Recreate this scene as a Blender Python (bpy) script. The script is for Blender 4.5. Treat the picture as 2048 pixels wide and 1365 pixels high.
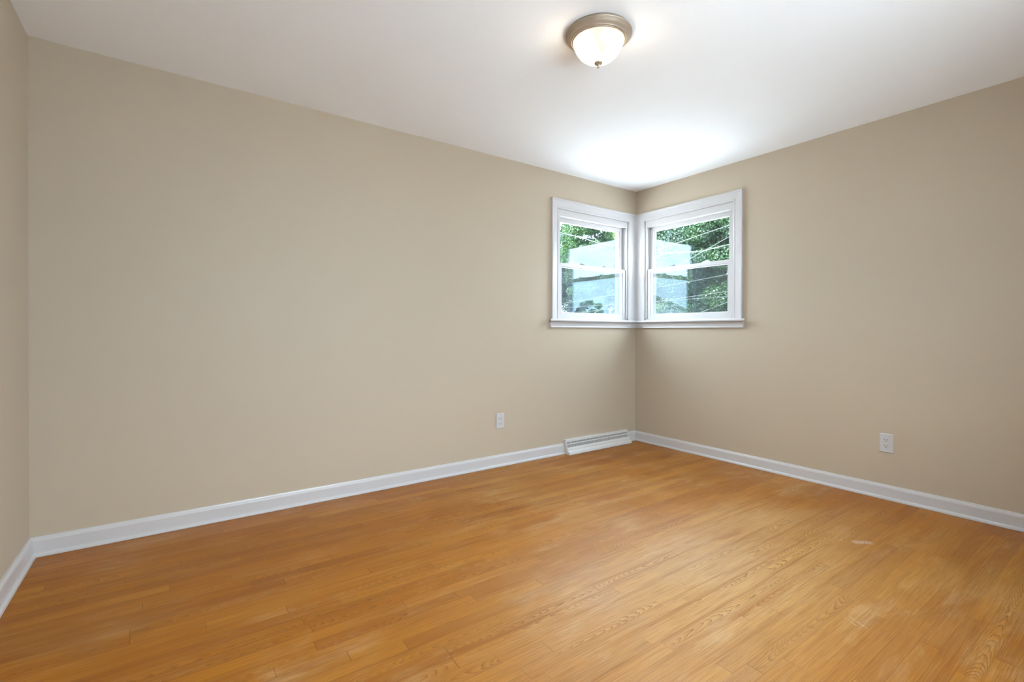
import bpy, bmesh, math, random
import numpy as np
from mathutils import Vector, Matrix

for o in list(bpy.data.objects):
    bpy.data.objects.remove(o)
SC = bpy.context.scene
COL = SC.collection
PI = math.pi

# ------------------------------------------------------------------ camera
F = Vector((0.57986186, 0.81469295, -0.0059682))
R = Vector((0.81471356, -0.57985827, 0.00249282))
U = Vector((0.00142983, 0.00630787, 0.99997908))
cam_d = bpy.data.cameras.new('camera')
cam = bpy.data.objects.new('camera', cam_d)
COL.objects.link(cam)
cam.matrix_world = Matrix(((R.x, U.x, -F.x, -3.72396), (R.y, U.y, -F.y, -3.13537),
                           (R.z, U.z, -F.z, 1.0678), (0, 0, 0, 1)))
cam_d.sensor_width = 36
cam_d.lens = 956.92 * 36 / 2048
cam_d.shift_y = -14.02 / 2048
cam_d.clip_start = 0.02
cam_d.clip_end = 500
SC.camera = cam

# ------------------------------------------------------------------ view
SC.view_settings.view_transform = 'Standard'
SC.view_settings.look = 'None'
SC.view_settings.gamma = 1
SC.view_settings.use_curve_mapping = False
SC.view_settings.exposure = 0.60

# ------------------------------------------------------------------ sky
SKY = 18.0
SUN = 24.0
LAMP = 14.0
W = bpy.data.worlds.new('sky')
SC.world = W
W.use_nodes = True
nt = W.node_tree
nt.nodes.clear()
wo = nt.nodes.new('ShaderNodeOutputWorld')
bg = nt.nodes.new('ShaderNodeBackground')
tc = nt.nodes.new('ShaderNodeTexCoord')
sx = nt.nodes.new('ShaderNodeSeparateXYZ')
rp = nt.nodes.new('ShaderNodeValToRGB')
rp.color_ramp.elements[0].position = 0.0
rp.color_ramp.elements[0].color = (0.50, 0.60, 0.74, 1)
rp.color_ramp.elements[1].position = 0.9
rp.color_ramp.elements[1].color = (0.58, 0.80, 1.10, 1)
e = rp.color_ramp.elements.new(0.17)
e.color = (0.56, 0.67, 0.83, 1)
e = rp.color_ramp.elements.new(0.34)
e.color = (0.81, 0.93, 1.09, 1)
cl = nt.nodes.new('ShaderNodeTexNoise')
cl.inputs['Scale'].default_value = 2.2
cl.inputs['Detail'].default_value = 5
cr = nt.nodes.new('ShaderNodeMapRange')
cr.inputs['From Min'].default_value = 0.45
cr.inputs['From Max'].default_value = 0.70
mx = nt.nodes.new('ShaderNodeMixRGB')
mx.inputs['Color2'].default_value = (0.90, 0.97, 1.08, 1)
L = nt.links.new
L(tc.outputs['Generated'], sx.inputs[0])
up = nt.nodes.new('ShaderNodeMapRange')      # clouds thin out towards the horizon
up.inputs['From Min'].default_value = 0.15
up.inputs['From Max'].default_value = 0.45
cm = nt.nodes.new('ShaderNodeMath')
cm.operation = 'MULTIPLY'
L(sx.outputs['Z'], up.inputs['Value'])
L(up.outputs[0], cm.inputs[0])
L(cr.outputs[0], cm.inputs[1])
L(sx.outputs['Z'], rp.inputs[0])
L(tc.outputs['Generated'], cl.inputs['Vector'])
L(cl.outputs['Fac'], cr.inputs['Value'])
L(cm.outputs[0], mx.inputs['Fac'])
L(rp.outputs[0], mx.inputs['Color1'])
L(mx.outputs[0], bg.inputs['Color'])
bg.inputs['Strength'].default_value = SKY
L(bg.outputs[0], wo.inputs[0])

# sun high over the side wall of the house: it reaches the garden, not the room
sd = bpy.data.lights.new('sun', 'SUN')
sd.energy = SUN
sd.angle = math.radians(0.6)
sd.color = (1.0, 0.95, 0.84)
sun = bpy.data.objects.new('sun', sd)
COL.objects.link(sun)
sun.rotation_euler = Vector((1, 0.0, -1.35)).to_track_quat('-Z', 'Y').to_euler()
sun.location = (-12, 0, 15)


def portal(name, loc, dirv, w, h):
    d = bpy.data.lights.new(name, 'AREA')
    d.shape = 'RECTANGLE'
    d.size, d.size_y = w, h
    d.cycles.is_portal = True
    o = bpy.data.objects.new(name, d)
    COL.objects.link(o)
    o.location = loc
    o.rotation_euler = Vector(dirv).to_track_quat('-Z', 'Z').to_euler()


portal('skylight_portal', (-0.56, 0.19, 1.63), (0, -1, 0), 0.95, 0.98)
portal('skylight_portal', (0.19, -0.56, 1.63), (-1, 0, 0), 0.95, 0.98)
portal('skylight_portal', (-2.47, -3.61, 1.55), (0, 1, 0), 1.9, 1.10)  # portal of the added rear window

# ------------------------------------------------------------------ room sizes
XS, YR, H = -4.2687, -3.42, 2.44       # side wall, rear wall, ceiling
TH = 0.16
# glazed opening in both corner walls
WS0, WS1, WZ0, WZ1 = 0.112, 1.007, 1.150, 2.128


# ------------------------------------------------------------------ materials
def mat(name):
    m = bpy.data.materials.new(name)
    m.use_nodes = True
    n = m.node_tree
    n.nodes.clear()
    out = n.nodes.new('ShaderNodeOutputMaterial')
    p = n.nodes.new('ShaderNodeBsdfPrincipled')
    n.links.new(p.outputs[0], out.inputs[0])
    return m, n, p, out


def simple(name, col, rough=0.5, metal=0.0, spec=0.5, noise=0.0, nscale=8.0, bump=0.0, bscale=200.0):
    m, n, p, out = mat(name)
    p.inputs['Base Color'].default_value = (*col, 1)
    p.inputs['Roughness'].default_value = rough
    p.inputs['Metallic'].default_value = metal
    p.inputs['Specular IOR Level'].default_value = spec
    t = n.nodes.new('ShaderNodeTexCoord')
    if noise:
        a = n.nodes.new('ShaderNodeTexNoise')
        a.inputs['Scale'].default_value = nscale
        a.inputs['Detail'].default_value = 4
        n.links.new(t.outputs['Object'], a.inputs['Vector'])
        r = n.nodes.new('ShaderNodeMapRange')
        r.inputs['From Min'].default_value = 0.3
        r.inputs['From Max'].default_value = 0.7
        r.inputs['To Min'].default_value = 1 - noise
        r.inputs['To Max'].default_value = 1 + noise
        n.links.new(a.outputs['Fac'], r.inputs['Value'])
        v = n.nodes.new('ShaderNodeVectorMath')
        v.operation = 'SCALE'
        v.inputs[0].default_value = col
        n.links.new(r.outputs[0], v.inputs['Scale'])
        n.links.new(v.outputs[0], p.inputs['Base Color'])
    if bump:
        b = n.nodes.new('ShaderNodeTexNoise')
        b.inputs['Scale'].default_value = bscale
        b.inputs['Detail'].default_value = 2
        n.links.new(t.outputs['Object'], b.inputs['Vector'])
        bb = n.nodes.new('ShaderNodeBump')
        bb.inputs['Strength'].default_value = bump
        bb.inputs['Distance'].default_value = 0.001
        n.links.new(b.outputs['Fac'], bb.inputs['Height'])
        n.links.new(bb.outputs[0], p.inputs['Normal'])
    return m


M_WALL = simple('beige_wall_paint', (0.492, 0.402, 0.296), 0.55, spec=0.35, noise=0.012, nscale=1.3, bump=0.10, bscale=160)
M_CEIL = simple('white_ceiling_paint', (0.92, 0.915, 0.92), 0.8, spec=0.2, noise=0.008, nscale=1.0, bump=0.08, bscale=120)
M_TRIM = simple('white_gloss_trim_paint', (0.555, 0.525, 0.51), 0.32, noise=0.01, nscale=3)
M_VINYL = simple('white_window_vinyl', (0.56, 0.53, 0.51), 0.35, noise=0.006, nscale=3)
M_PLATE = simple('white_outlet_plastic', (0.55, 0.525, 0.51), 0.35, noise=0.006, nscale=20)
M_SLOT = simple('dark_outlet_slot', (0.03, 0.027, 0.025), 0.6, noise=0.05)
M_SCREW = simple('painted_screw', (0.62, 0.60, 0.57), 0.35, metal=0.3, noise=0.02)
M_NICKEL = simple('brushed_nickel', (0.40, 0.315, 0.235), 0.45, metal=0.35, noise=0.03, nscale=30)
M_JAMB_SHADE = simple('jamb_painted_shade', (0.035, 0.04, 0.045), 0.5, noise=0.03)  # outer jamb: dark colour stands in for shade
M_LOCK = simple('grey_sash_lock', (0.07, 0.078, 0.085), 0.4, metal=0.4, noise=0.03, nscale=40)
M_LOCKW = simple('white_sash_lock', (0.82, 0.82, 0.82), 0.35, noise=0.01, nscale=40)
M_REG = simple('white_register_enamel', (0.66, 0.64, 0.61), 0.35, noise=0.012, nscale=12)
M_REGIN = simple('dark_register_inside', (0.035, 0.035, 0.037), 0.7, noise=0.1)
M_SIDING = simple('pale_house_siding', (0.62, 0.64, 0.66), 0.6, noise=0.03)
M_CABLE = simple('pale_cable_sheath', (0.035, 0.038, 0.04), 0.6, noise=0.05, nscale=6)
M_BARK = simple('grey_brown_bark', (0.030, 0.024, 0.018), 0.9, noise=0.3, nscale=9)
M_ROOF = simple('pale_grey_shingles', (0.42, 0.44, 0.46), 0.8, noise=0.1, nscale=5)
M_DARKGLASS = simple('dark_house_window', (0.05, 0.06, 0.07), 0.1, noise=0.05)
M_BOUNCE = simple('grey_bounce_ground', (0.41, 0.41, 0.42), 0.9, noise=0.2, nscale=4)  # unseen rear ground, grey set for bounce light
M_GROUND = simple('pale_concrete_yard', (0.46, 0.46, 0.46), 0.9, noise=0.25, nscale=1.5)


def leaf_mat(name, col, trans):
    m, n, p, out = mat(name)
    t = n.nodes.new('ShaderNodeTexCoord')
    a = n.nodes.new('ShaderNodeTexNoise')
    a.inputs['Scale'].default_value = 1.1
    a.inputs['Detail'].default_value = 5
    n.links.new(t.outputs['Object'], a.inputs['Vector'])
    r = n.nodes.new('ShaderNodeValToRGB')
    r.color_ramp.elements[0].position = 0.35
    r.color_ramp.elements[1].position = 0.68
    r.color_ramp.elements[0].color = (col[0] * .55, col[1] * .62, col[2] * .9, 1)
    r.color_ramp.elements[1].color = (col[0] * 1.7, col[1] * 1.45, col[2] * .9, 1)
    n.links.new(a.outputs['Fac'], r.inputs[0])
    n.links.new(r.outputs[0], p.inputs['Base Color'])
    p.inputs['Roughness'].default_value = 0.45
    tr = n.nodes.new('ShaderNodeBsdfTranslucent')
    n.links.new(r.outputs[0], tr.inputs['Color'])
    ms = n.nodes.new('ShaderNodeMixShader')
    ms.inputs[0].default_value = trans
    n.links.new(p.outputs[0], ms.inputs[1])
    n.links.new(tr.outputs[0], ms.inputs[2])
    n.links.new(ms.outputs[0], out.inputs[0])
    return m


def glass_mat():
    """coated double-glazing face: clear with a symmetric angle-dependent mirror share"""
    m, n, p, out = mat('coated_window_glass')
    n.nodes.remove(p)
    g = n.nodes.new('ShaderNodeNewGeometry')
    d = n.nodes.new('ShaderNodeVectorMath')
    d.operation = 'DOT_PRODUCT'
    n.links.new(g.outputs['Incoming'], d.inputs[0])
    n.links.new(g.outputs['Normal'], d.inputs[1])
    ab = n.nodes.new('ShaderNodeMath'); ab.operation = 'ABSOLUTE'
    n.links.new(d.outputs['Value'], ab.inputs[0])
    s1 = n.nodes.new('ShaderNodeMath'); s1.operation = 'SUBTRACT'
    s1.inputs[0].default_value = 1.0
    n.links.new(ab.outputs[0], s1.inputs[1])
    pw = n.nodes.new('ShaderNodeMath'); pw.operation = 'POWER'
    pw.inputs[1].default_value = 5
    n.links.new(s1.outputs[0], pw.inputs[0])
    mr = n.nodes.new('ShaderNodeMapRange')
    mr.inputs['To Min'].default_value = GLASS_R0
    mr.inputs['To Max'].default_value = 1.0
    n.links.new(pw.outputs[0], mr.inputs['Value'])
    tr = n.nodes.new('ShaderNodeBsdfTransparent')
    tr.inputs['Color'].default_value = (0.95, 0.985, 0.975, 1)
    gl = n.nodes.new('ShaderNodeBsdfGlossy')
    gl.inputs['Roughness'].default_value = 0.0
    gl.inputs['Color'].default_value = (0.70, 0.82, 0.95, 1)
    ms = n.nodes.new('ShaderNodeMixShader')
    n.links.new(mr.outputs[0], ms.inputs[0])
    n.links.new(tr.outputs[0], ms.inputs[1])
    n.links.new(gl.outputs[0], ms.inputs[2])
    n.links.new(ms.outputs[0], out.inputs[0])
    return m


GLASS_R0 = 0.042
M_GLASS = glass_mat()


def screen_mat():
    """fine dark mesh: most light passes between the wires"""
    m, n, p, out = mat('insect_screen_mesh')
    p.inputs['Base Color'].default_value = (0.05, 0.055, 0.055, 1)
    p.inputs['Roughness'].default_value = 0.6
    tr = n.nodes.new('ShaderNodeBsdfTransparent')
    ms = n.nodes.new('ShaderNodeMixShader')
    ms.inputs[0].default_value = 0.74
    n.links.new(p.outputs[0], ms.inputs[1])
    n.links.new(tr.outputs[0], ms.inputs[2])
    n.links.new(ms.outputs[0], out.inputs[0])
    return m


M_SCREEN = screen_mat()


def dome_mat():
    """ribbed frosted glass lit by two bulbs behind it"""
    m, n, p, out = mat('lit_frosted_glass')
    p.inputs['Base Color'].default_value = (0.35, 0.335, 0.30, 1)
    p.inputs['Roughness'].default_value = 0.3
    p.inputs['Emission Color'].default_value = (1.0, 0.84, 0.60, 1)
    t = n.nodes.new('ShaderNodeTexCoord')
    acc = None
    for q in ((-0.045, 0.03, -0.062), (0.045, -0.03, -0.062)):      # the two bulbs
        d = n.nodes.new('ShaderNodeVectorMath'); d.operation = 'DISTANCE'
        d.inputs[1].default_value = q
        n.links.new(t.outputs['Object'], d.inputs[0])
        r = n.nodes.new('ShaderNodeMapRange'); r.interpolation_type = 'SMOOTHSTEP'
        r.inputs['From Min'].default_value = 0.035
        r.inputs['From Max'].default_value = 0.100
        r.inputs['To Min'].default_value = LAMP
        r.inputs['To Max'].default_value = 0.0
        n.links.new(d.outputs['Value'], r.inputs['Value'])
        if acc is None:
            acc = r.outputs[0]
        else:
            ad = n.nodes.new('ShaderNodeMath'); ad.operation = 'ADD'
            n.links.new(acc, ad.inputs[0]); n.links.new(r.outputs[0], ad.inputs[1])
            acc = ad.outputs[0]
    ad = n.nodes.new('ShaderNodeMath'); ad.operation = 'ADD'
    ad.inputs[1].default_value = 0.52
    n.links.new(acc, ad.inputs[0])
    n.links.new(ad.outputs[0], p.inputs['Emission Strength'])
    return m


M_DOME = dome_mat()


def floor_mat():
    m, n, p, out = mat('honey_oak_strip_floor')
    N, K = n.nodes.new, n.links.new

    def math_(op, a, b=None, c=None):
        q = N('ShaderNodeMath'); q.operation = op
        for i, v in enumerate((a, b, c)):
            if v is None:
                continue
            if isinstance(v, (int, float)):
                q.inputs[i].default_value = v
            else:
                K(v, q.inputs[i])
        return q.outputs[0]

    def comb(x, y, z):
        q = N('ShaderNodeCombineXYZ')
        for i, v in enumerate((x, y, z)):
            if isinstance(v, (int, float)):
                q.inputs[i].default_value = v
            else:
                K(v, q.inputs[i])
        return q.outputs[0]

    def noise(vec, scale, detail=3, rough=0.5, dist=0.0):
        q = N('ShaderNodeTexNoise')
        q.inputs['Scale'].default_value = scale
        q.inputs['Detail'].default_value = detail
        q.inputs['Roughness'].default_value = rough
        q.inputs['Distortion'].default_value = dist
        K(vec, q.inputs['Vector'])
        return q.outputs['Fac']

    def mapr(v, a, b, c, d, smooth=False):
        q = N('ShaderNodeMapRange')
        q.interpolation_type = 'SMOOTHSTEP' if smooth else 'LINEAR'
        for nm, x in zip(('From Min', 'From Max', 'To Min', 'To Max'), (a, b, c, d)):
            q.inputs[nm].default_value = x
        K(v, q.inputs['Value'])
        return q.outputs[0]

    def mixc(f, a, b, mode='MIX'):
        q = N('ShaderNodeMixRGB'); q.blend_type = mode
        for i, v in zip((0, 1, 2), (f, a, b)):
            if isinstance(v, (int, float)):
                q.inputs[i].default_value = v
            elif isinstance(v, tuple):
                q.inputs[i].default_value = (*v, 1)
            else:
                K(v, q.inputs[i])
        return q.outputs[0]

    t = N('ShaderNodeTexCoord')
    s = N('ShaderNodeSeparateXYZ')
    K(t.outputs['Object'], s.inputs[0])
    x, y = s.outputs['X'], s.outputs['Y']
    PW = 0.0572
    yr = math_('DIVIDE', math_('ADD', y, 1.925), PW)
    row = math_('FLOOR', yr)
    yl = math_('SUBTRACT', math_('FRACT', yr), 0.5)          # -.5 .. .5 across the strip
    wr = N('ShaderNodeTexWhiteNoise'); wr.noise_dimensions = '1D'
    K(row, wr.inputs['W'])
    rowrnd = wr.outputs['Value']
    # strip lengths: cells of a 1D voronoi, a different one in every row
    w1 = math_('ADD', math_('MULTIPLY', x, 1.25), math_('MULTIPLY', row, 37.31))
    vo = N('ShaderNodeTexVoronoi'); vo.voronoi_dimensions = '1D'; vo.feature = 'F1'
    vo.inputs['Scale'].default_value = 1.0
    vo.inputs['Randomness'].default_value = 0.85
    K(w1, vo.inputs['W'])
    ve = N('ShaderNodeTexVoronoi'); ve.voronoi_dimensions = '1D'; ve.feature = 'DISTANCE_TO_EDGE'
    ve.inputs['Scale'].default_value = 1.0
    ve.inputs['Randomness'].default_value = 0.85
    K(w1, ve.inputs['W'])
    pc = N('ShaderNodeSeparateColor')
    K(vo.outputs['Color'], pc.inputs[0])
    r1, r2, r3 = pc.outputs[0], pc.outputs[1], pc.outputs[2]
    pid = math_('ADD', math_('MULTIPLY', r1, 91.7), math_('MULTIPLY', row, 3.17))
    # ------- strip tone
    ramp = N('ShaderNodeValToRGB')
    els = ramp.color_ramp.elements
    els[0].position = 0.0; els[0].color = (0.3093, 0.0938, 0.0082, 1)
    els[1].position = 1.0; els[1].color = (0.4682, 0.1837, 0.0177, 1)
    for pos, c in ((0.25, (0.3678, 0.1189, 0.0068)), (0.55, (0.4096, 0.1408, 0.0088)), (0.8, (0.4431, 0.1603, 0.0116))):
        e = els.new(pos); e.color = (*c, 1)
    K(r2, ramp.inputs[0])
    col = ramp.outputs[0]
    # ------- slow colour drift inside a strip
    drift = noise(comb(math_('MULTIPLY', x, 1.6), math_('MULTIPLY', y, 9.0), pid), 1.0, 3)
    col = mixc(mapr(drift, 0.35, 0.72, 0.0, 0.55), col, (0.2992, 0.0850, 0.0040))
    # ------- worn finish: pale grey-tan patches, and darker ambered ones
    wear = noise(comb(x, y, 4.0), 0.9, 5, 0.6, 0.3)
    wf = mapr(wear, 0.46, 0.70, 0.0, 0.60, True)
    col = mixc(wf, col, (0.4928, 0.2635, 0.0800))
    amb = noise(comb(x, y, 21.0), 1.3, 5, 0.6, 0.4)
    af = mapr(amb, 0.50, 0.70, 0.0, 0.70, True)
    col = mixc(af, col, (0.3168, 0.1148, 0.0176))
    # ------- worn mid-room traffic patch, with window sheen painted into its pale colour
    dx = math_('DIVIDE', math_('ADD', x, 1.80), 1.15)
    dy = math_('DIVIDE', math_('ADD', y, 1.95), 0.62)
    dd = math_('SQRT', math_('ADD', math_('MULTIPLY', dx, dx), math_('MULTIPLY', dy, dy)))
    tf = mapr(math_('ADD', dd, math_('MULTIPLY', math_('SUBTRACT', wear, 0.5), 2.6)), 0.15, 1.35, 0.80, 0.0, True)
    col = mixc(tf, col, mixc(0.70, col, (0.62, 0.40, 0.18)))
    # ------- brown streaks and pale bloom drawn out along the boards
    stk = noise(comb(math_('MULTIPLY', x, 0.9), math_('MULTIPLY', y, 26.0), 3.0), 1.0, 4, 0.6, 0.4)
    col = mixc(mapr(stk, 0.50, 0.72, 0.0, 0.62, True), col, (0.27, 0.078, 0.008))
    blm = noise(comb(math_('MULTIPLY', x, 2.2), math_('MULTIPLY', y, 7.0), 31.0), 1.0, 5, 0.65, 0.3)
    blf = math_('MULTIPLY', mapr(blm, 0.50, 0.74, 0.0, 0.42, True), mapr(wear, 0.35, 0.55, 0.25, 1.0))
    col = mixc(blf, col, (0.62, 0.40, 0.20))
    # ------- ring figure: parabolas along the strip (flat sawn) or near-straight lines
    cx = math_('MULTIPLY', math_('SUBTRACT', r3, 0.5), 0.7)
    yc = math_('SUBTRACT', yl, cx)
    wob = noise(comb(math_('MULTIPLY', x, 7.0), math_('MULTIPLY', yl, 2.2), pid), 1.0, 3)
    wobs = noise(comb(math_('MULTIPLY', x, 1.7), math_('MULTIPLY', yl, 0.6), pid), 1.0, 2)
    sgn = math_('SUBTRACT', math_('MULTIPLY', math_('GREATER_THAN', r1, 0.5), 2.0), 1.0)
    cath = math_('ADD', math_('ADD', math_('MULTIPLY', math_('MULTIPLY', x, 22.0), sgn),
                              math_('MULTIPLY', math_('MULTIPLY', yc, yc), 17.0)),
                 math_('ADD', math_('MULTIPLY', wob, 1.5), math_('MULTIPLY', wobs, 16.0)))
    strt = math_('ADD', math_('MULTIPLY', yl, 12.0), math_('ADD', math_('MULTIPLY', wobs, 5.0), math_('MULTIPLY', wob, 0.5)))
    iscath = math_('GREATER_THAN', math_('FRACT', math_('MULTIPLY', r1, 7.13)), 0.62)
    fig = N('ShaderNodeMix'); fig.data_type = 'FLOAT'
    K(iscath, fig.inputs[0]); K(strt, fig.inputs[2]); K(cath, fig.inputs[3])
    ring = math_('FRACT', fig.outputs[0])
    ringl = math_('POWER', ring, 4.0)
    amp = mapr(noise(comb(math_('MULTIPLY', x, 2.3), math_('MULTIPLY', yl, 0.8), pid), 1.0, 2), 0.35, 0.65, 0.45, 1.0)
    amp = math_('MULTIPLY', amp, mapr(iscath, 0, 1, 0.55, 0.95))
    col = mixc(math_('MULTIPLY', ringl, amp), col, (0.15, 0.050, 0.012))
    # ------- open pores, short dark dashes along the strip
    pores = noise(comb(math_('MULTIPLY', x, 6.0), math_('MULTIPLY', y, 300.0), pid), 1.0, 3, 0.6)
    pl = mapr(pores, 0.47, 0.66, 0.0, 0.62)
    col = mixc(pl, col, (0.25, 0.10, 0.022))
    hi = mapr(noise(comb(math_('MULTIPLY', x, 5.0), math_('MULTIPLY', y, 260.0), pid), 1.0, 2), 0.52, 0.75, 0.0, 0.35)
    col = mixc(hi, col, (0.5808, 0.2805, 0.0480))
    # ------- scratches and a scuff
    for ax_, ay_, bx_, by_, wd in ((-1.656, -2.417, -1.685, -2.481, 0.0022), (-1.672, -2.402, -1.700, -2.452, 0.0014),
                                   (-0.905, -2.165, -0.835, -2.225, 0.030)):
        lx, ly = bx_ - ax_, by_ - ay_
        ln = math.hypot(lx, ly); ux, uy = lx / ln, ly / ln
        px_ = math_('SUBTRACT', x, ax_); py_ = math_('SUBTRACT', y, ay_)
        al = math_('ADD', math_('MULTIPLY', px_, ux), math_('MULTIPLY', py_, uy))
        ac = math_('ABSOLUTE', math_('ADD', math_('MULTIPLY', px_, -uy), math_('MULTIPLY', py_, ux)))
        inn = math_('MULTIPLY', math_('GREATER_THAN', al, 0.0), math_('LESS_THAN', al, ln))
        mm = math_('MULTIPLY', inn, mapr(ac, 0.0, wd, 0.42 if wd > 0.01 else 0.75, 0.0, True))
        mm = math_('MULTIPLY', mm, mapr(noise(comb(x, y, 3.0), 130.0, 3), 0.38, 0.6, 0.1, 1.0))
        col = mixc(mm, col, (0.86, 0.74, 0.68))
    # ------- seams
    ey = math_('MULTIPLY', math_('SUBTRACT', 0.5, math_('ABSOLUTE', yl)), PW)
    seam = mapr(ey, 0.0, 0.0013, 1.0, 0.0)
    seam = math_('MULTIPLY', seam, mapr(noise(comb(math_('MULTIPLY', x, 2.0), row, 9.0), 1.0, 2), 0.35, 0.65, 0.12, 0.65))
    ex = math_('DIVIDE', ve.outputs['Distance'], 1.25)
    butt = math_('MULTIPLY', mapr(ex, 0.0, 0.0016, 1.0, 0.0), mapr(rowrnd, 0.0, 1.0, 0.25, 0.95))
    sm = math_('MAXIMUM', seam, butt)
    col = mixc(sm, col, (0.10, 0.035, 0.008))
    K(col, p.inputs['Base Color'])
    rg = mapr(noise(comb(x, y, 40.0), 2.2, 4), 0.3, 0.7, 0.34, 0.48)
    rg = math_('ADD', rg, math_('MULTIPLY', wf, 0.18))
    K(rg, p.inputs['Roughness'])
    p.inputs['Specular IOR Level'].default_value = 0.22
    bh = math_('SUBTRACT', math_('MULTIPLY', pl, -0.5), sm)
    bp = N('ShaderNodeBump')
    bp.inputs['Strength'].default_value = 0.22
    bp.inputs['Distance'].default_value = 0.0008
    K(bh, bp.inputs['Height'])
    K(bp.outputs[0], p.inputs['Normal'])
    return m


M_FLOOR = floor_mat()


# ------------------------------------------------------------------ mesh helpers
class MB:
    """collects verts and faces of ONE part"""

    def __init__(self, tf=None):
        self.v, self.f = [], []
        self.tf = tf or (lambda a, b, c: (a, b, c))

    def add(self, verts, faces):
        k = len(self.v)
        self.v += [self.tf(*q) for q in verts]
        self.f += [tuple(i + k for i in q) for q in faces]
        return self

    def box(self, a0, a1, b0, b1, c0, c1):
        vs = [(a, b, c) for a in (a0, a1) for b in (b0, b1) for c in (c0, c1)]
        return self.add(vs, [(0, 1, 3, 2), (4, 6, 7, 5), (0, 4, 5, 1), (2, 3, 7, 6), (0, 2, 6, 4), (1, 5, 7, 3)])

    def sweep(self, rings, closed=False, caps=True):
        n = len(rings[0])
        vs = [q for r in rings for q in r]
        fs = []
        m = len(rings)
        for i in range(m if closed else m - 1):
            for j in range(n):
                a, b = i * n + j, i * n + (j + 1) % n
                c, d = ((i + 1) % m) * n + (j + 1) % n, ((i + 1) % m) * n + j
                fs.append((a, b, c, d))
        if caps and not closed:
            fs.append(tuple(range(n)))
            fs.append(tuple((m - 1) * n + j for j in range(n)))
        return self.add(vs, fs)

    def lathe(self, prof, cx, cy, seg=64, rib=None):
        rings = []
        for k in range(seg):
            a = 2 * PI * k / seg
            rings.append([(cx + (r * (rib(k) if rib else 1)) * math.cos(a), cy + (r * (rib(k) if rib else 1)) * math.sin(a), z) for r, z in prof])
        n = len(prof)
        vs = [q for r in rings for q in r]
        fs = []
        for i in range(seg):
            for j in range(n - 1):
                fs.append((i * n + j, i * n + j + 1, ((i + 1) % seg) * n + j + 1, ((i + 1) % seg) * n + j))
        return self.add(vs, fs)

    def tube(self, pts, rad, seg=8):
        pts = [Vector(q) for q in pts]
        rings = []
        for i, q in enumerate(pts):
            d = (pts[min(i + 1, len(pts) - 1)] - pts[max(i - 1, 0)]).normalized()
            s = d.cross(Vector((0, 0, 1)))
            s = s.normalized() if s.length > 1e-4 else Vector((1, 0, 0))
            u = s.cross(d)
            rr = rad[i] if isinstance(rad, (list, tuple)) else rad
            rings.append([tuple(q + (s * math.cos(2 * PI * k / seg) + u * math.sin(2 * PI * k / seg)) * rr) for k in range(seg)])
        return self.sweep(rings)

    def build(self, name, material, parent=None, bevel=0.0, smooth=False, origin=(0, 0, 0)):
        off = Vector(origin)
        r = parent
        while r is not None:
            off = off + r.location
            r = r.parent
        bm = bmesh.new()
        vs = [bm.verts.new(Vector(q) - off) for q in self.v]
        for f in self.f:
            try:
                bm.faces.new([vs[i] for i in f])
            except ValueError:
                pass
        bmesh.ops.remove_doubles(bm, verts=bm.verts, dist=1e-6)
        bmesh.ops.recalc_face_normals(bm, faces=bm.faces)
        me = bpy.data.meshes.new(name)
        bm.to_mesh(me)
        bm.free()
        me.materials.append(material)
        if smooth:
            for q in me.polygons:
                q.use_smooth = True
        o = bpy.data.objects.new(name, me)
        COL.objects.link(o)
        if parent is not None:
            o.parent = parent
        else:
            o.location = origin
        if bevel:
            b = o.modifiers.new('bevel', 'BEVEL')
            b.width = bevel
            b.segments = 2
            b.limit_method = 'ANGLE'
            b.harden_normals = False
        return o


def empty(name, loc):
    o = bpy.data.objects.new(name, None)
    COL.objects.link(o)
    o.location = loc
    o.empty_display_size = 0.1
    return o


def tag(o, label, cat, group=None, kind=None):
    o['label'] = label
    o['category'] = cat
    if group:
        o['group'] = group
    if kind:
        o['kind'] = kind
    return o


def struct(o, label, cat):
    return tag(o, label, cat, kind='structure')


# ------------------------------------------------------------------ room shell
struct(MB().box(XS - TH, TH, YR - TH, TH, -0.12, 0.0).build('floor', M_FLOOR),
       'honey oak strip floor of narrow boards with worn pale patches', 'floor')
struct(MB().box(XS - TH, TH, YR - TH, TH, H, H + 0.2).build('ceiling', M_CEIL),
       'flat white painted ceiling', 'ceiling')


def wall_with_hole(name, tf, length, h0, h1, z0, z1, label, start=-TH):
    b = MB(tf)
    b.box(start, h0, 0, TH, 0, H)
    b.box(h1, length, 0, TH, 0, H)
    b.box(h0, h1, 0, TH, 0, z0)
    b.box(h0, h1, 0, TH, z1, H)
    return struct(b.build(name, M_WALL), label, 'wall')


T1 = lambda s, d, z: (-s, d, z)          # left wall: s from the corner, d outward
T2 = lambda s, d, z: (d, -s, z)          # right wall
T3 = lambda s, d, z: (XS + s, YR - d, z)  # rear wall
wall_with_hole('wall_left', T1, -XS, WS0, WS1, WZ0, WZ1, 'long beige wall with left half of the corner window')
wall_with_hole('wall_right', T2, -YR, WS0, WS1, WZ0, WZ1, 'beige wall with right half of the corner window', start=0.0)
wall_with_hole('wall_rear', T3, -XS + TH, 0.85, 2.75, 1.00, 2.10, 'beige wall behind the viewer')  # opening holds the added fill window
struct(MB().box(XS - TH, XS, YR, 0, 0, H).build('wall_side', M_WALL), 'narrow strip of beige wall at the left edge', 'wall')


# ------------------------------------------------------------------ baseboards
BASE = [(0, 0), (-0.014, 0), (-0.014, 0.072), (-0.012, 0.080), (-0.008, 0.085), (-0.006, 0.091), (0, 0.092)]
SHOE = [(-0.014, 0.001), (-0.0275, 0.001), (-0.0275, 0.006), (-0.026, 0.012), (-0.022, 0.017), (-0.0165, 0.0195), (-0.014, 0.0195)]


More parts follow.
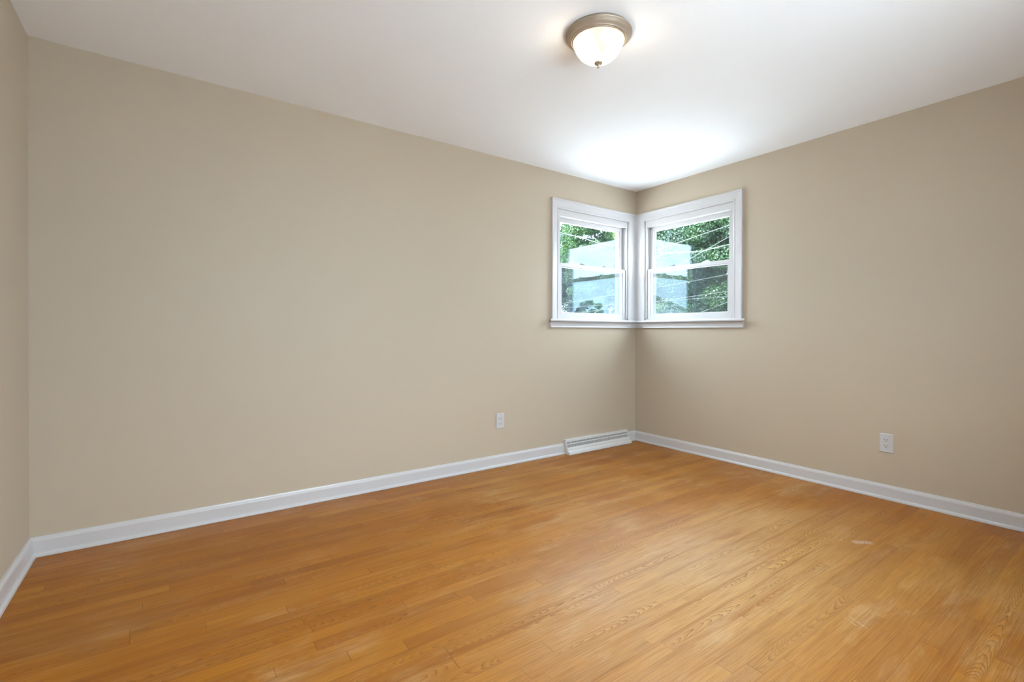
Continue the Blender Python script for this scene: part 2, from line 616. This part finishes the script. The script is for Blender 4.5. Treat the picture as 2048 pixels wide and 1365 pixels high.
def run(b, tf_pt, prof, s0, s1, m0, m1):
    """profile swept along a wall; m0/m1: mitre growth per metre of projection"""
    b.sweep([[tf_pt(s0 + m0 * -d, d, z) for d, z in prof], [tf_pt(s1 + m1 * -d, d, z) for d, z in prof]])


def baseboard(name, tf, segs, label):
    b, c = MB(), MB()
    for s0, s1, m0, m1 in segs:
        run(b, tf, BASE, s0, s1, m0, m1)
        run(c, tf, SHOE, s0, s1, m0, m1)
    o = struct(b.build(name, M_TRIM), label, 'baseboard')
    c.build('shoe_molding', M_TRIM, o)
    return o


REG0, REG1 = 0.150, 0.942
baseboard('baseboard_left', T1, [(0, REG0 - 0.002, 1, 0), (REG1 + 0.002, -XS, 0, -1)], 'white baseboard along the long left wall, broken by the register')
baseboard('baseboard_right', T2, [(0, -YR, 1, -1)], 'white baseboard along the right wall')
baseboard('baseboard_side', lambda s, d, z: (XS - d, -s, z), [(0, -YR, 1, -1)], 'white baseboard on the strip of wall at the left edge')


# ------------------------------------------------------------------ corner windows
def window(name, tf, label, locks, end_label):
    root = empty(name, tf(0.56, 0.0, 1.16))
    struct(root, label, 'window')
    # casing with backband, mitred at the top outer corner, running into the wall corner
    prof = [(0.0, 0.0), (0.0, -0.021), (0.012, -0.021), (0.017, -0.016), (0.062, -0.011), (0.065, -0.014),
            (0.074, -0.014), (0.077, -0.009), (0.080, -0.006), (0.080, 0.0)]
    b = MB(tf)
    so, zt = 1.087, 2.208
    k = 0.112 / 0.080
    b.sweep([[(so - u, d, 1.1735) for u, d in prof], [(so - u, d, zt - u) for u, d in prof],
             [(max(u * k, -d), d, zt - u) for u, d in prof], [(max(u * k, -d), d, 1.1735) for u, d in prof]])
    b.build('casing', M_TRIM, root)
    # stool (inner sill), rounded nose, mitred into the corner, with a return past the casing
    st = [(0.012, 1.1735), (-0.040, 1.1735), (-0.047, 1.171), (-0.050, 1.165), (-0.050, 1.158), (-0.047, 1.153), (-0.040, 1.150), (0.012, 1.150)]
    b = MB(tf)
    b.sweep([[(max(-d, 0.0) if d < 0 else 0.1125, d, z) for d, z in st], [(1.126 if d < 0 else 1.0065, d, z) for d, z in st]])
    b.build('sill', M_TRIM, root, bevel=0.0015)
    ap = [(0.0, 1.1495), (-0.022, 1.1495), (-0.022, 1.142), (-0.018, 1.134), (-0.017, 1.112), (-0.019, 1.106), (-0.019, 1.101), (0.0, 1.101)]
    b = MB(tf)
    b.sweep([[(-d, d, z) for d, z in ap], [(1.100 + d * 0.15, d, z) for d, z in ap]])
    b.build('apron', M_TRIM, root)
    # fixed vinyl frame: head board, side stops with track grooves, sill
    b = MB(tf)
    b.box(0.1125, 1.0065, 0.006, 0.118, 2.070, 2.1275)
    b.box(0.1125, 1.0065, 0.0125, 0.118, 1.1505, 1.190)
    for a0, a1, sg in ((0.1125, 0.129, 1), (1.0065, 0.986, -1)):
        lo, hi = min(a0, a1), max(a0, a1)
        b.box(lo, hi, 0.006, 0.017, 1.190, 2.070)
        b.box(lo if sg > 0 else hi - 0.010, lo + 0.010 if sg > 0 else hi, 0.017, 0.0535, 1.190, 2.070)
        b.box(lo, hi, 0.0505, 0.0535, 1.190, 2.070)
    b.build('frame', M_VINYL, root, bevel=0.0012)
    b = MB(tf)  # outer jamb strips, coloured dark to imitate shade
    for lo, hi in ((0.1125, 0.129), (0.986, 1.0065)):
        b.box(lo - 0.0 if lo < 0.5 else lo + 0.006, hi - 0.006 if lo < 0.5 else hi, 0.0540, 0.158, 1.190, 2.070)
    b.build('outer_jamb_shade', M_JAMB_SHADE, root)

    def sash(nm, s0, s1, z0, z1, d0, d1, sl, sr, bot, top, gd):
        m = MB(tf)
        # stiles and rails as one mitre-less frame with a glazing bead step
        a0, a1, c0, c1 = s0 + sl, s1 - sr, z0 + bot, z1 - top
        dm = gd
        m.box(s0, a0, d0, d1, z0, z1)
        m.box(a1, s1, d0, d1, z0, z1)
        m.box(a0, a1, d0, d1, z0, c0)
        m.box(a0, a1, d0, d1, c1, z1)
        q = 0.006
        m.box(a0, a0 + q, dm - 0.006, d1 - 0.002, c0, c1)
        m.box(a1 - q, a1, dm - 0.006, d1 - 0.002, c0, c1)
        m.box(a0 + q, a1 - q, dm - 0.006, d1 - 0.002, c0, c0 + q)
        m.box(a0 + q, a1 - q, dm - 0.006, d1 - 0.002, c1 - q, c1)
        so_ = m.build(nm, M_VINYL, root, bevel=0.0012)
        g = MB(tf)
        g.box(a0 + 0.001, a1 - 0.001, gd, gd + 0.014, c0 + 0.001, c1 - 0.001)
        g.build('pane', M_GLASS, so_)
        return so_

    low = sash('lower_sash', 0.131, 0.984, 1.1905, 1.665, 0.0185, 0.049, 0.032, 0.034, 0.039, 0.031, 0.030)
    sash('upper_sash', 0.131, 0.984, 1.636, 2.0695, 0.0545, 0.087, 0.042, 0.044, 0.030, 0.033, 0.066)
    sc_ = MB(tf)
    sc_.box(0.1295, 0.9855, 0.0960, 0.0970, 1.191, 1.660)
    sc_.build('insect_screen', M_SCREEN, root)
    for s, mtl, lab in locks:
        k = MB(tf)
        ring = []
        for i in range(13):
            a = PI * i / 12
            ring.append((s + 0.034 * math.cos(a), 0.011 * math.sin(a) ** 0.7))
        k.sweep([[(p_, d, 1.6652 + h_) for p_, h_ in ring] for d in (0.022, 0.046)])
        k.box(s - 0.006, s + 0.020, 0.026, 0.034, 1.670, 1.6815)
        lk = k.build('sash_lock', mtl, low, bevel=0.001)
        if lab:
            lk['label'] = lab
    return root


window('window_1', T1, 'white double-hung window left of the room corner', [(0.697, M_LOCK, None), (0.414, M_LOCK, None)], '')
window('window_2', T2, 'white double-hung window right of the room corner', [(0.411, M_LOCK, 'grey sash lock'), (0.739, M_LOCKW, 'white sash lock')], '')

# plain fixed window added to the unseen rear wall for fill daylight
root = struct(empty('fill_window', T3(1.8, 0.0, 1.0)), 'wide window added behind the viewer for fill daylight', 'window')
b = MB(T3)
b.box(0.85, 0.91, 0.02, 0.10, 1.00, 2.10).box(2.69, 2.75, 0.02, 0.10, 1.00, 2.10).box(0.91, 2.69, 0.02, 0.10, 1.00, 1.06).box(0.91, 2.69, 0.02, 0.10, 2.04, 2.10).box(1.77, 1.83, 0.02, 0.10, 1.06, 2.04)
b.build('frame', M_VINYL, root, bevel=0.002)
MB(T3).box(0.91, 1.77, 0.055, 0.069, 1.06, 2.04).build('pane', M_GLASS, root)
MB(T3).box(1.83, 2.69, 0.055, 0.069, 1.06, 2.04).build('pane', M_GLASS, root)

# ------------------------------------------------------------------ ceiling light
LX, LY = -2.122, -1.565
lamp = tag(empty('ceiling_light', (LX, LY, H)), 'round flush ceiling light with ribbed glass dome and nickel rim, switched on', 'ceiling light')
pan = [(0.0, 2.4395), (0.1440, 2.4395), (0.1440, 2.4325), (0.1490, 2.4320), (0.1512, 2.4285), (0.1515, 2.4255), (0.1495, 2.4230),
       (0.1465, 2.421), (0.142, 2.4145), (0.134, 2.4075), (0.1275, 2.4050), (0.1262, 2.4020), (0.1240, 2.3995), (0.1218, 2.4020), (0.1212, 2.4035), (0.1200, 2.4000), (0.1172, 2.3965), (0.1140, 2.3995), (0.109, 2.4075), (0.0, 2.4075)]
MB().lathe(pan, LX, LY, 96).build('rim', M_NICKEL, lamp, smooth=True)
dome = []
for i in range(25):
    a = PI / 2 * i / 24
    dome.append((0.1115 * math.cos(a) ** 0.9 if i < 24 else 0.0, 2.4005 - 0.094 * math.sin(a) ** 1.1))
MB().lathe(dome, LX, LY, 288, rib=lambda k: 1 + 0.006 * math.cos(2 * PI * k / 4)).build('glass_dome', M_DOME, lamp, smooth=True)
fz = 0.0192
fin = [(0.0, 2.2885 + fz), (0.010, 2.2885 + fz), (0.0185, 2.286 + fz), (0.0195, 2.2825 + fz), (0.017, 2.279 + fz), (0.009, 2.2765 + fz), (0.0055, 2.2745 + fz), (0.0052, 2.266 + fz), (0.0058, 2.264 + fz), (0.0045, 2.261 + fz), (0.0, 2.260 + fz)]
MB().lathe(fin, LX, LY, 40).build('finial', M_NICKEL, lamp, smooth=True)


# ------------------------------------------------------------------ wall outlets
def outlet(tf, s, z, label):
    root = tag(empty('wall_outlet', tf(s, 0, z)), label, 'outlet', 'duplex wall outlets')
    b = MB(tf)
    w, h = 0.037, 0.060
    b.sweep([[(s + sx_ * (w - i), -d, z + sz_ * (h - i)) for sx_, sz_ in ((-1, -1), (1, -1), (1, 1), (-1, 1))]
             for d, i in ((0.0005, 0.0), (0.0035, 0.0), (0.0062, 0.0035), (0.0066, 0.006))])
    b.build('cover_plate', M_PLATE, root)
    for k in (1, -1):
        zc = z + k * 0.0195
        b = MB(tf)
        pts = []
        for i in range(32):
            a = 2 * PI * i / 32
            pts.append((0.0172 * math.cos(a), max(-0.0135, min(0.0135, 0.0172 * math.sin(a)))))
        b.sweep([[(s + p_, -d, zc + q) for p_, q in pts] for d in (0.0060, 0.0088)])
        rc = b.build('receptacle', M_PLATE, root, bevel=0.0005)
        # hot, neutral and ground holes
        for dxs, dz, w_, h_ in ((-0.0064, 0.0030, 0.0012, 0.0048), (0.0064, 0.0030, 0.0012, 0.0040)):
            MB(tf).box(s + dxs - w_, s + dxs + w_, -0.0092, -0.0080, zc + dz - h_, zc + dz + h_).build('slot', M_SLOT, rc)
        g = MB(tf)
        gp = [(0.0026 * math.cos(2 * PI * i / 16), 0.0026 * math.sin(2 * PI * i / 16)) for i in range(16)]
        g.sweep([[(s + p_, -d, zc - 0.0072 + q) for p_, q in gp] for d in (0.0080, 0.0092)])
        g.build('ground_hole', M_SLOT, rc)
    g = MB(tf)
    gp = [(0.0030 * math.cos(2 * PI * i / 16), 0.0030 * math.sin(2 * PI * i / 16)) for i in range(16)]
    g.sweep([[(s + p_, -d, z + q) for p_, q in gp] for d in (0.0060, 0.0078)])
    g.build('screw', M_SCREW, root)
    return root


outlet(T1, 1.607, 0.358, 'white duplex outlet on the long left wall, left of the floor register')
outlet(T2, 2.036, 0.358, 'white duplex outlet on the right wall, above the baseboard')

# ------------------------------------------------------------------ baseboard register under the left window
reg = tag(empty('floor_register', T1((REG0 + REG1) / 2, -0.03, 0.0)), 'long white baseboard heat register with slotted sloping face, in the corner below the left window', 'register')
# cross section (projection d < 0, height z)
back = [(-0.001, 0.004), (-0.001, 0.121), (-0.030, 0.121), (-0.033, 0.118), (-0.033, 0.109), (-0.027, 0.106)]
b = MB(T1)
hood = [(-0.001, 0.119), (-0.001, 0.1225), (-0.031, 0.1225), (-0.034, 0.1205), (-0.034, 0.110), (-0.0315, 0.1085), (-0.0315, 0.119)]
b.sweep([[(REG0, d, z) for d, z in hood], [(REG1, d, z) for d, z in hood]])
b.build('hood', M_REG, reg)
side = [(-0.001, 0.002), (-0.001, 0.121), (-0.0325, 0.121), (-0.0335, 0.108), (-0.040, 0.088), (-0.052, 0.060), (-0.060, 0.048), (-0.060, 0.034), (-0.070, 0.026), (-0.074, 0.002)]
for s0, s1 in ((REG0, REG0 + 0.006), (REG1 - 0.006, REG1)):
    b = MB(T1)
    b.sweep([[(s0, d, z) for d, z in side], [(s1, d, z) for d, z in side]])
    b.build('end_cap', M_REG, reg)
# dark inside seen between the bars
b = MB(T1)
ins = [(-0.002, 0.020), (-0.002, 0.117), (-0.024, 0.114), (-0.028, 0.100), (-0.036, 0.080), (-0.045, 0.058), (-0.050, 0.040), (-0.050, 0.020)]
b.sweep([[(REG0 + 0.007, d, z) for d, z in ins], [(REG1 - 0.007, d, z) for d, z in ins]])
b.build('inner_duct', M_REGIN, reg)
# slotted face: two rows of bars between three rails
b = MB(T1)


def plate(p0, p1, t=0.002):
    (d0, z0), (d1, z1) = p0, p1
    sec = [(d0, z0), (d1, z1), (d1 + t, z1 + 0.0004), (d0 + t, z0 + 0.0004)]
    b.sweep([[(REG0 + 0.006, d, z) for d, z in sec], [(REG1 - 0.006, d, z) for d, z in sec]])


def lerp(p, q, t):
    return (p[0] + (q[0] - p[0]) * t, p[1] + (q[1] - p[1]) * t)


A_, B_, C_, D_, E_, F_ = (-0.0330, 0.1085), (-0.0345, 0.1045), (-0.0395, 0.0885), (-0.0420, 0.0830), (-0.0525, 0.0595), (-0.0595, 0.0480)
plate(A_, B_); plate(C_, D_); plate(E_, F_)
plate(F_, (-0.0595, 0.0340))
nb = 74
step = (REG1 - REG0 - 0.016) / nb
for i in range(nb + 1):
    s = REG0 + 0.008 + i * step
    for (p0, p1) in ((B_, C_), (D_, E_)):
        sl = 0.002 if p0 is B_ else 0.004
        b.add([(s - 0.0019, p0[0], p0[1]), (s + 0.0019, p0[0], p0[1]), (s + 0.0019 + sl, p1[0], p1[1]), (s - 0.0019 + sl, p1[0], p1[1]),
               (s - 0.0019, p0[0] + 0.003, p0[1]), (s + 0.0019, p0[0] + 0.003, p0[1]), (s + 0.0019 + sl, p1[0] + 0.003, p1[1]), (s - 0.0019 + sl, p1[0] + 0.003, p1[1])],
              [(0, 1, 2, 3), (4, 7, 6, 5), (0, 4, 5, 1), (2, 6, 7, 3), (0, 3, 7, 4), (1, 5, 6, 2)])
b.build('grille', M_REG, reg)
b = MB(T1)
foot = [(-0.052, 0.003), (-0.052, 0.034), (-0.062, 0.034), (-0.070, 0.032), (-0.079, 0.027), (-0.084, 0.021), (-0.083, 0.0175), (-0.087, 0.015), (-0.087, 0.003)]
b.sweep([[(REG0 - 0.001, d, z) for d, z in foot], [(REG1 + 0.001, d, z) for d, z in foot]])
b.build('damper_lip', M_REG, reg)

# ------------------------------------------------------------------ outside: ground, trees, cables
GZ = -0.75
g = MB().box(-60, 90, -1.0, 90, GZ - 0.2, GZ).build('ground', M_GROUND)
struct(g, 'pale concrete yard beyond the corner windows', 'ground')
g = MB().box(-60, 90, -60, -1.0, GZ - 0.2, GZ).build('ground', M_BOUNCE)  # unseen ground, toned for the daylight it bounces through the rear window
struct(g, 'unseen grey ground added behind the house to bounce daylight', 'ground')

rng = np.random.default_rng(5)
CAMX, CAMY = -3.724, -3.135


def polar(az, dist):
    a = math.radians(az)
    return CAMX + dist * math.cos(a), CAMY + dist * math.sin(a)


def foliage(name, parent, material, clumps, per, leaf):
    """leaf blades scattered through the clumps of one crown"""
    c = np.repeat(np.array([q[:3] for q in clumps]), per, axis=0)
    rad = np.repeat(np.array([q[3] for q in clumps]), per)
    n = len(c)
    d = rng.normal(size=(n, 3)); d /= np.linalg.norm(d, axis=1)[:, None]
    rr = rad * rng.uniform(0.25, 1.0, n) ** 0.5
    ctr = c + d * rr[:, None] * np.array([1, 1, 0.75])
    nrm = d * 0.6 + rng.normal(size=(n, 3)) * 0.55 + np.array([0, 0, 0.5])
    nrm /= np.linalg.norm(nrm, axis=1)[:, None]
    t = np.cross(nrm, rng.normal(size=(n, 3))); t /= np.linalg.norm(t, axis=1)[:, None]
    bt = np.cross(nrm, t)
    L_ = leaf * rng.uniform(0.6, 1.3, n)[:, None]
    Wd = L_ * 0.36
    v = np.stack([ctr - t * L_ * .5, ctr + bt * Wd + nrm * L_ * .08, ctr + t * L_ * .5, ctr - bt * Wd + nrm * L_ * .08], axis=1).reshape(-1, 3)
    v = v - np.array(parent.location)
    me = bpy.data.meshes.new(name)
    me.vertices.add(4 * n)
    me.vertices.foreach_set('co', v.astype(np.float32).ravel())
    tri = (np.arange(n)[:, None] * 4 + np.array([[0, 1, 2, 0, 2, 3]])).ravel()
    me.loops.add(len(tri)); me.loops.foreach_set('vertex_index', tri.astype(np.int32))
    me.polygons.add(2 * n)
    me.polygons.foreach_set('loop_start', np.arange(2 * n, dtype=np.int32) * 3)
    me.polygons.foreach_set('loop_total', np.full(2 * n, 3, np.int32))
    me.update(calc_edges=True); me.validate()
    me.materials.append(material)
    o = bpy.data.objects.new(name, me)
    COL.objects.link(o)
    o.parent = parent
    return o


def tree(az, dist, height, rad, base, ncl, per, leaf, material, label, name='tree', cat='tree', seed=5):
    global rng
    rng = np.random.default_rng(seed)
    x, y = dist if az is None else polar(az, dist)
    root = tag(empty(name, (x, y, GZ)), label, cat, None)
    cl_ = []
    zc, hz = (base + height) / 2, (height - base) / 2
    while len(cl_) < ncl:
        q = rng.uniform(-1, 1, 3)
        r_ = np.linalg.norm(q)
        if r_ > 1 or r_ < 0.35:
            continue
        s = rad / 3.0
        cl_.append((x + q[0] * rad * .88, y + q[1] * rad * .88, GZ + zc + q[2] * hz * .92, rng.uniform(.35, .75) * max(0.5, s)))
    foliage('foliage', root, material, cl_, per, leaf)
    b = MB()
    th_ = height * 0.62
    pts = [(x + 0.06 * math.sin(k * 1.3), y + 0.06 * math.cos(k * 1.9), GZ - 0.05 + th_ * k / 8) for k in range(9)]
    b.tube(pts, [0.018 * height * (1 - 0.75 * k / 8) * 0.7 for k in range(9)], 10)
    for k in range(7):
        a = k * 2.4
        z0 = GZ + th_ * (0.45 + 0.07 * k)
        e = rad * 0.7
        b.tube([(x, y, z0), (x + .45 * e * math.cos(a), y + .45 * e * math.sin(a), z0 + .28 * e), (x + e * math.cos(a), y + e * math.sin(a), z0 + .7 * e)],
               [0.011 * height * .6, 0.007 * height * .6, 0.002 * height], 7)
    b.build('trunk', M_BARK, root, smooth=True)
    return root


LEAF_D = leaf_mat('dark_green_leaves', (0.009, 0.034, 0.010), 0.35)
LEAF_M = leaf_mat('mid_green_leaves', (0.015, 0.050, 0.010), 0.35)
LEAF_Y = leaf_mat('yellow_green_leaves', (0.030, 0.068, 0.006), 0.4)
LEAF_B = leaf_mat('blue_green_leaves', (0.011, 0.034, 0.024), 0.3)

tree(43.6, 24, 13.0, 2.35, 0.4, 290, 850, 0.075, LEAF_M, 'leafy green tree filling the upper left window, sky beside it')
tree(50.4, 31, 9.0, 3.2, 0.3, 200, 600, 0.09, LEAF_B, 'lower bluish tree at the left edge of the left window')
tree(37.4, 19.5, 11.0, 1.8, 0.3, 220, 900, 0.068, LEAF_Y, 'sunlit yellow-green tree behind the left side of the right window')
tree(31.0, 15.5, 9.0, 2.1, 0.2, 330, 850, 0.058, LEAF_D, 'dense dark green tree behind the right side of the right window')
tree(34.6, 30, 12.0, 3.6, 0.2, 210, 420, 0.12, LEAF_D, 'tall dark tree standing behind the trees of the right window')
tree(44.6, 41, 10.0, 3.6, 0.2, 200, 420, 0.12, LEAF_D, 'dark tree standing behind the leafy tree of the left window')
# what the panes mirror: a low tree to the right of the house, a pale house to the left of it
tree(None, (17.6, -18.0), 3.9, 1.5, 0.2, 60, 200, 0.15, LEAF_D, 'small round tree mirrored at the bottom of the left window')
nx, ny = -23.5, 18.6
nh = tag(empty('neighbor_house', (nx, ny, GZ)), 'pale gabled house mirrored at the bottom of the right window', 'house')
ha = math.radians(52)
TH_ = lambda a, b_, c: (nx + a * math.cos(ha) - b_ * math.sin(ha), ny + a * math.sin(ha) + b_ * math.cos(ha), GZ + c)
b = MB(TH_)
b.box(-3.6, 3.6, -3, 3, -0.05, 2.5)
b.add([(-3.6, -3, 2.5), (3.6, -3, 2.5), (0, -3, 4.1), (-3.6, 3, 2.5), (3.6, 3, 2.5), (0, 3, 4.1)], [(0, 1, 2), (3, 5, 4), (0, 2, 5, 3), (1, 4, 5, 2)])
b.build('walls', M_SIDING, nh)
b = MB(TH_)
for sg in (-1, 1):
    b.sweep([[(0, y_, 4.12), (sg * 4.0, y_, 2.34), (sg * 4.0, y_, 2.48), (0, y_, 4.27)] for y_ in (-3.4, 3.4)])
b.build('roof', M_ROOF, nh)
for wx in (-1.9, 1.9):
    w_ = MB(TH_).box(wx - .55, wx + .55, -3.06, -2.98, 0.95, 2.1).build('window', M_TRIM, nh)
    MB(TH_).box(wx - .46, wx + .46, -3.07, -3.05, 1.04, 2.01).build('pane', M_DARKGLASS, w_)


def spline(pts, n=12):
    """points joined by a smooth Catmull-Rom curve"""
    P = [Vector(q) for q in pts]
    P = [P[0] * 2 - P[1]] + P + [P[-1] * 2 - P[-2]]
    out = []
    for i in range(1, len(P) - 2):
        for k in range(n):
            t = k / n
            out.append(0.5 * ((2 * P[i]) + (P[i + 1] - P[i - 1]) * t + (2 * P[i - 1] - 5 * P[i] + 4 * P[i + 1] - P[i + 2]) * t * t
                              + (3 * P[i] - P[i - 1] - 3 * P[i + 1] + P[i + 2]) * t ** 3))
    out.append(P[-2])
    return [tuple(q) for q in out]


def cable(pts, rad, label, ext=(4.0, 4.0), twist=False):
    P = [Vector(q) for q in pts]
    a = P[0] + (P[0] - P[1]).normalized() * ext[0]
    z = P[-1] + (P[-1] - P[-2]).normalized() * ext[1]
    sp = spline([tuple(a)] + pts + [tuple(z)], 24 if twist else 10)
    b = MB()
    if twist:
        for ph in (0, PI):
            b.tube([(q[0], q[1] + rad * .8 * math.cos(i * .9 + ph), q[2] + rad * .8 * math.sin(i * .9 + ph)) for i, q in enumerate(sp)], rad * .75, 6)
    else:
        b.tube(sp, rad, 8)
    return tag(b.build('overhead_cable', M_CABLE, None, smooth=True), label, 'cable', 'overhead service cables')


cable([(2.2, 3.64, 2.91), (2.51, 3.35, 2.80), (2.75, 3.11, 2.69), (3.38, 2.39, 2.49), (3.61, 2.09, 2.47), (3.84, 1.74, 2.48), (4.05, 1.40, 2.56)],
      0.007, 'thick twisted cable sagging past both windows', twist=True)
cable([(3.61, 2.08, 2.65), (4.05, 1.40, 2.89)], 0.0045, 'thin cable highest across the right window', ext=(0.5, 5))
cable([(4.45, 2.64, 2.39), (4.91, 1.90, 2.87)], 0.0035, 'thin cable crossing the twisted one in the right window')
cable([(3.38, 2.38, 1.86), (3.69, 1.96, 1.94), (4.04, 1.42, 2.05)], 0.0035, 'thin cable highest in the lower sash of the right window')
cable([(3.67, 1.99, 1.67), (4.04, 1.42, 1.76)], 0.0035, 'upper of two near-level cables in the lower right sash')
cable([(4.188, 2.349, 1.675), (4.583, 1.739, 1.712)], 0.003, 'lower of two near-level cables in the lower right sash')
cable([(3.283, 1.436, 1.377), (3.497, 1.101, 1.535)], 0.0035, 'lowest slanting cable in the lower right sash')
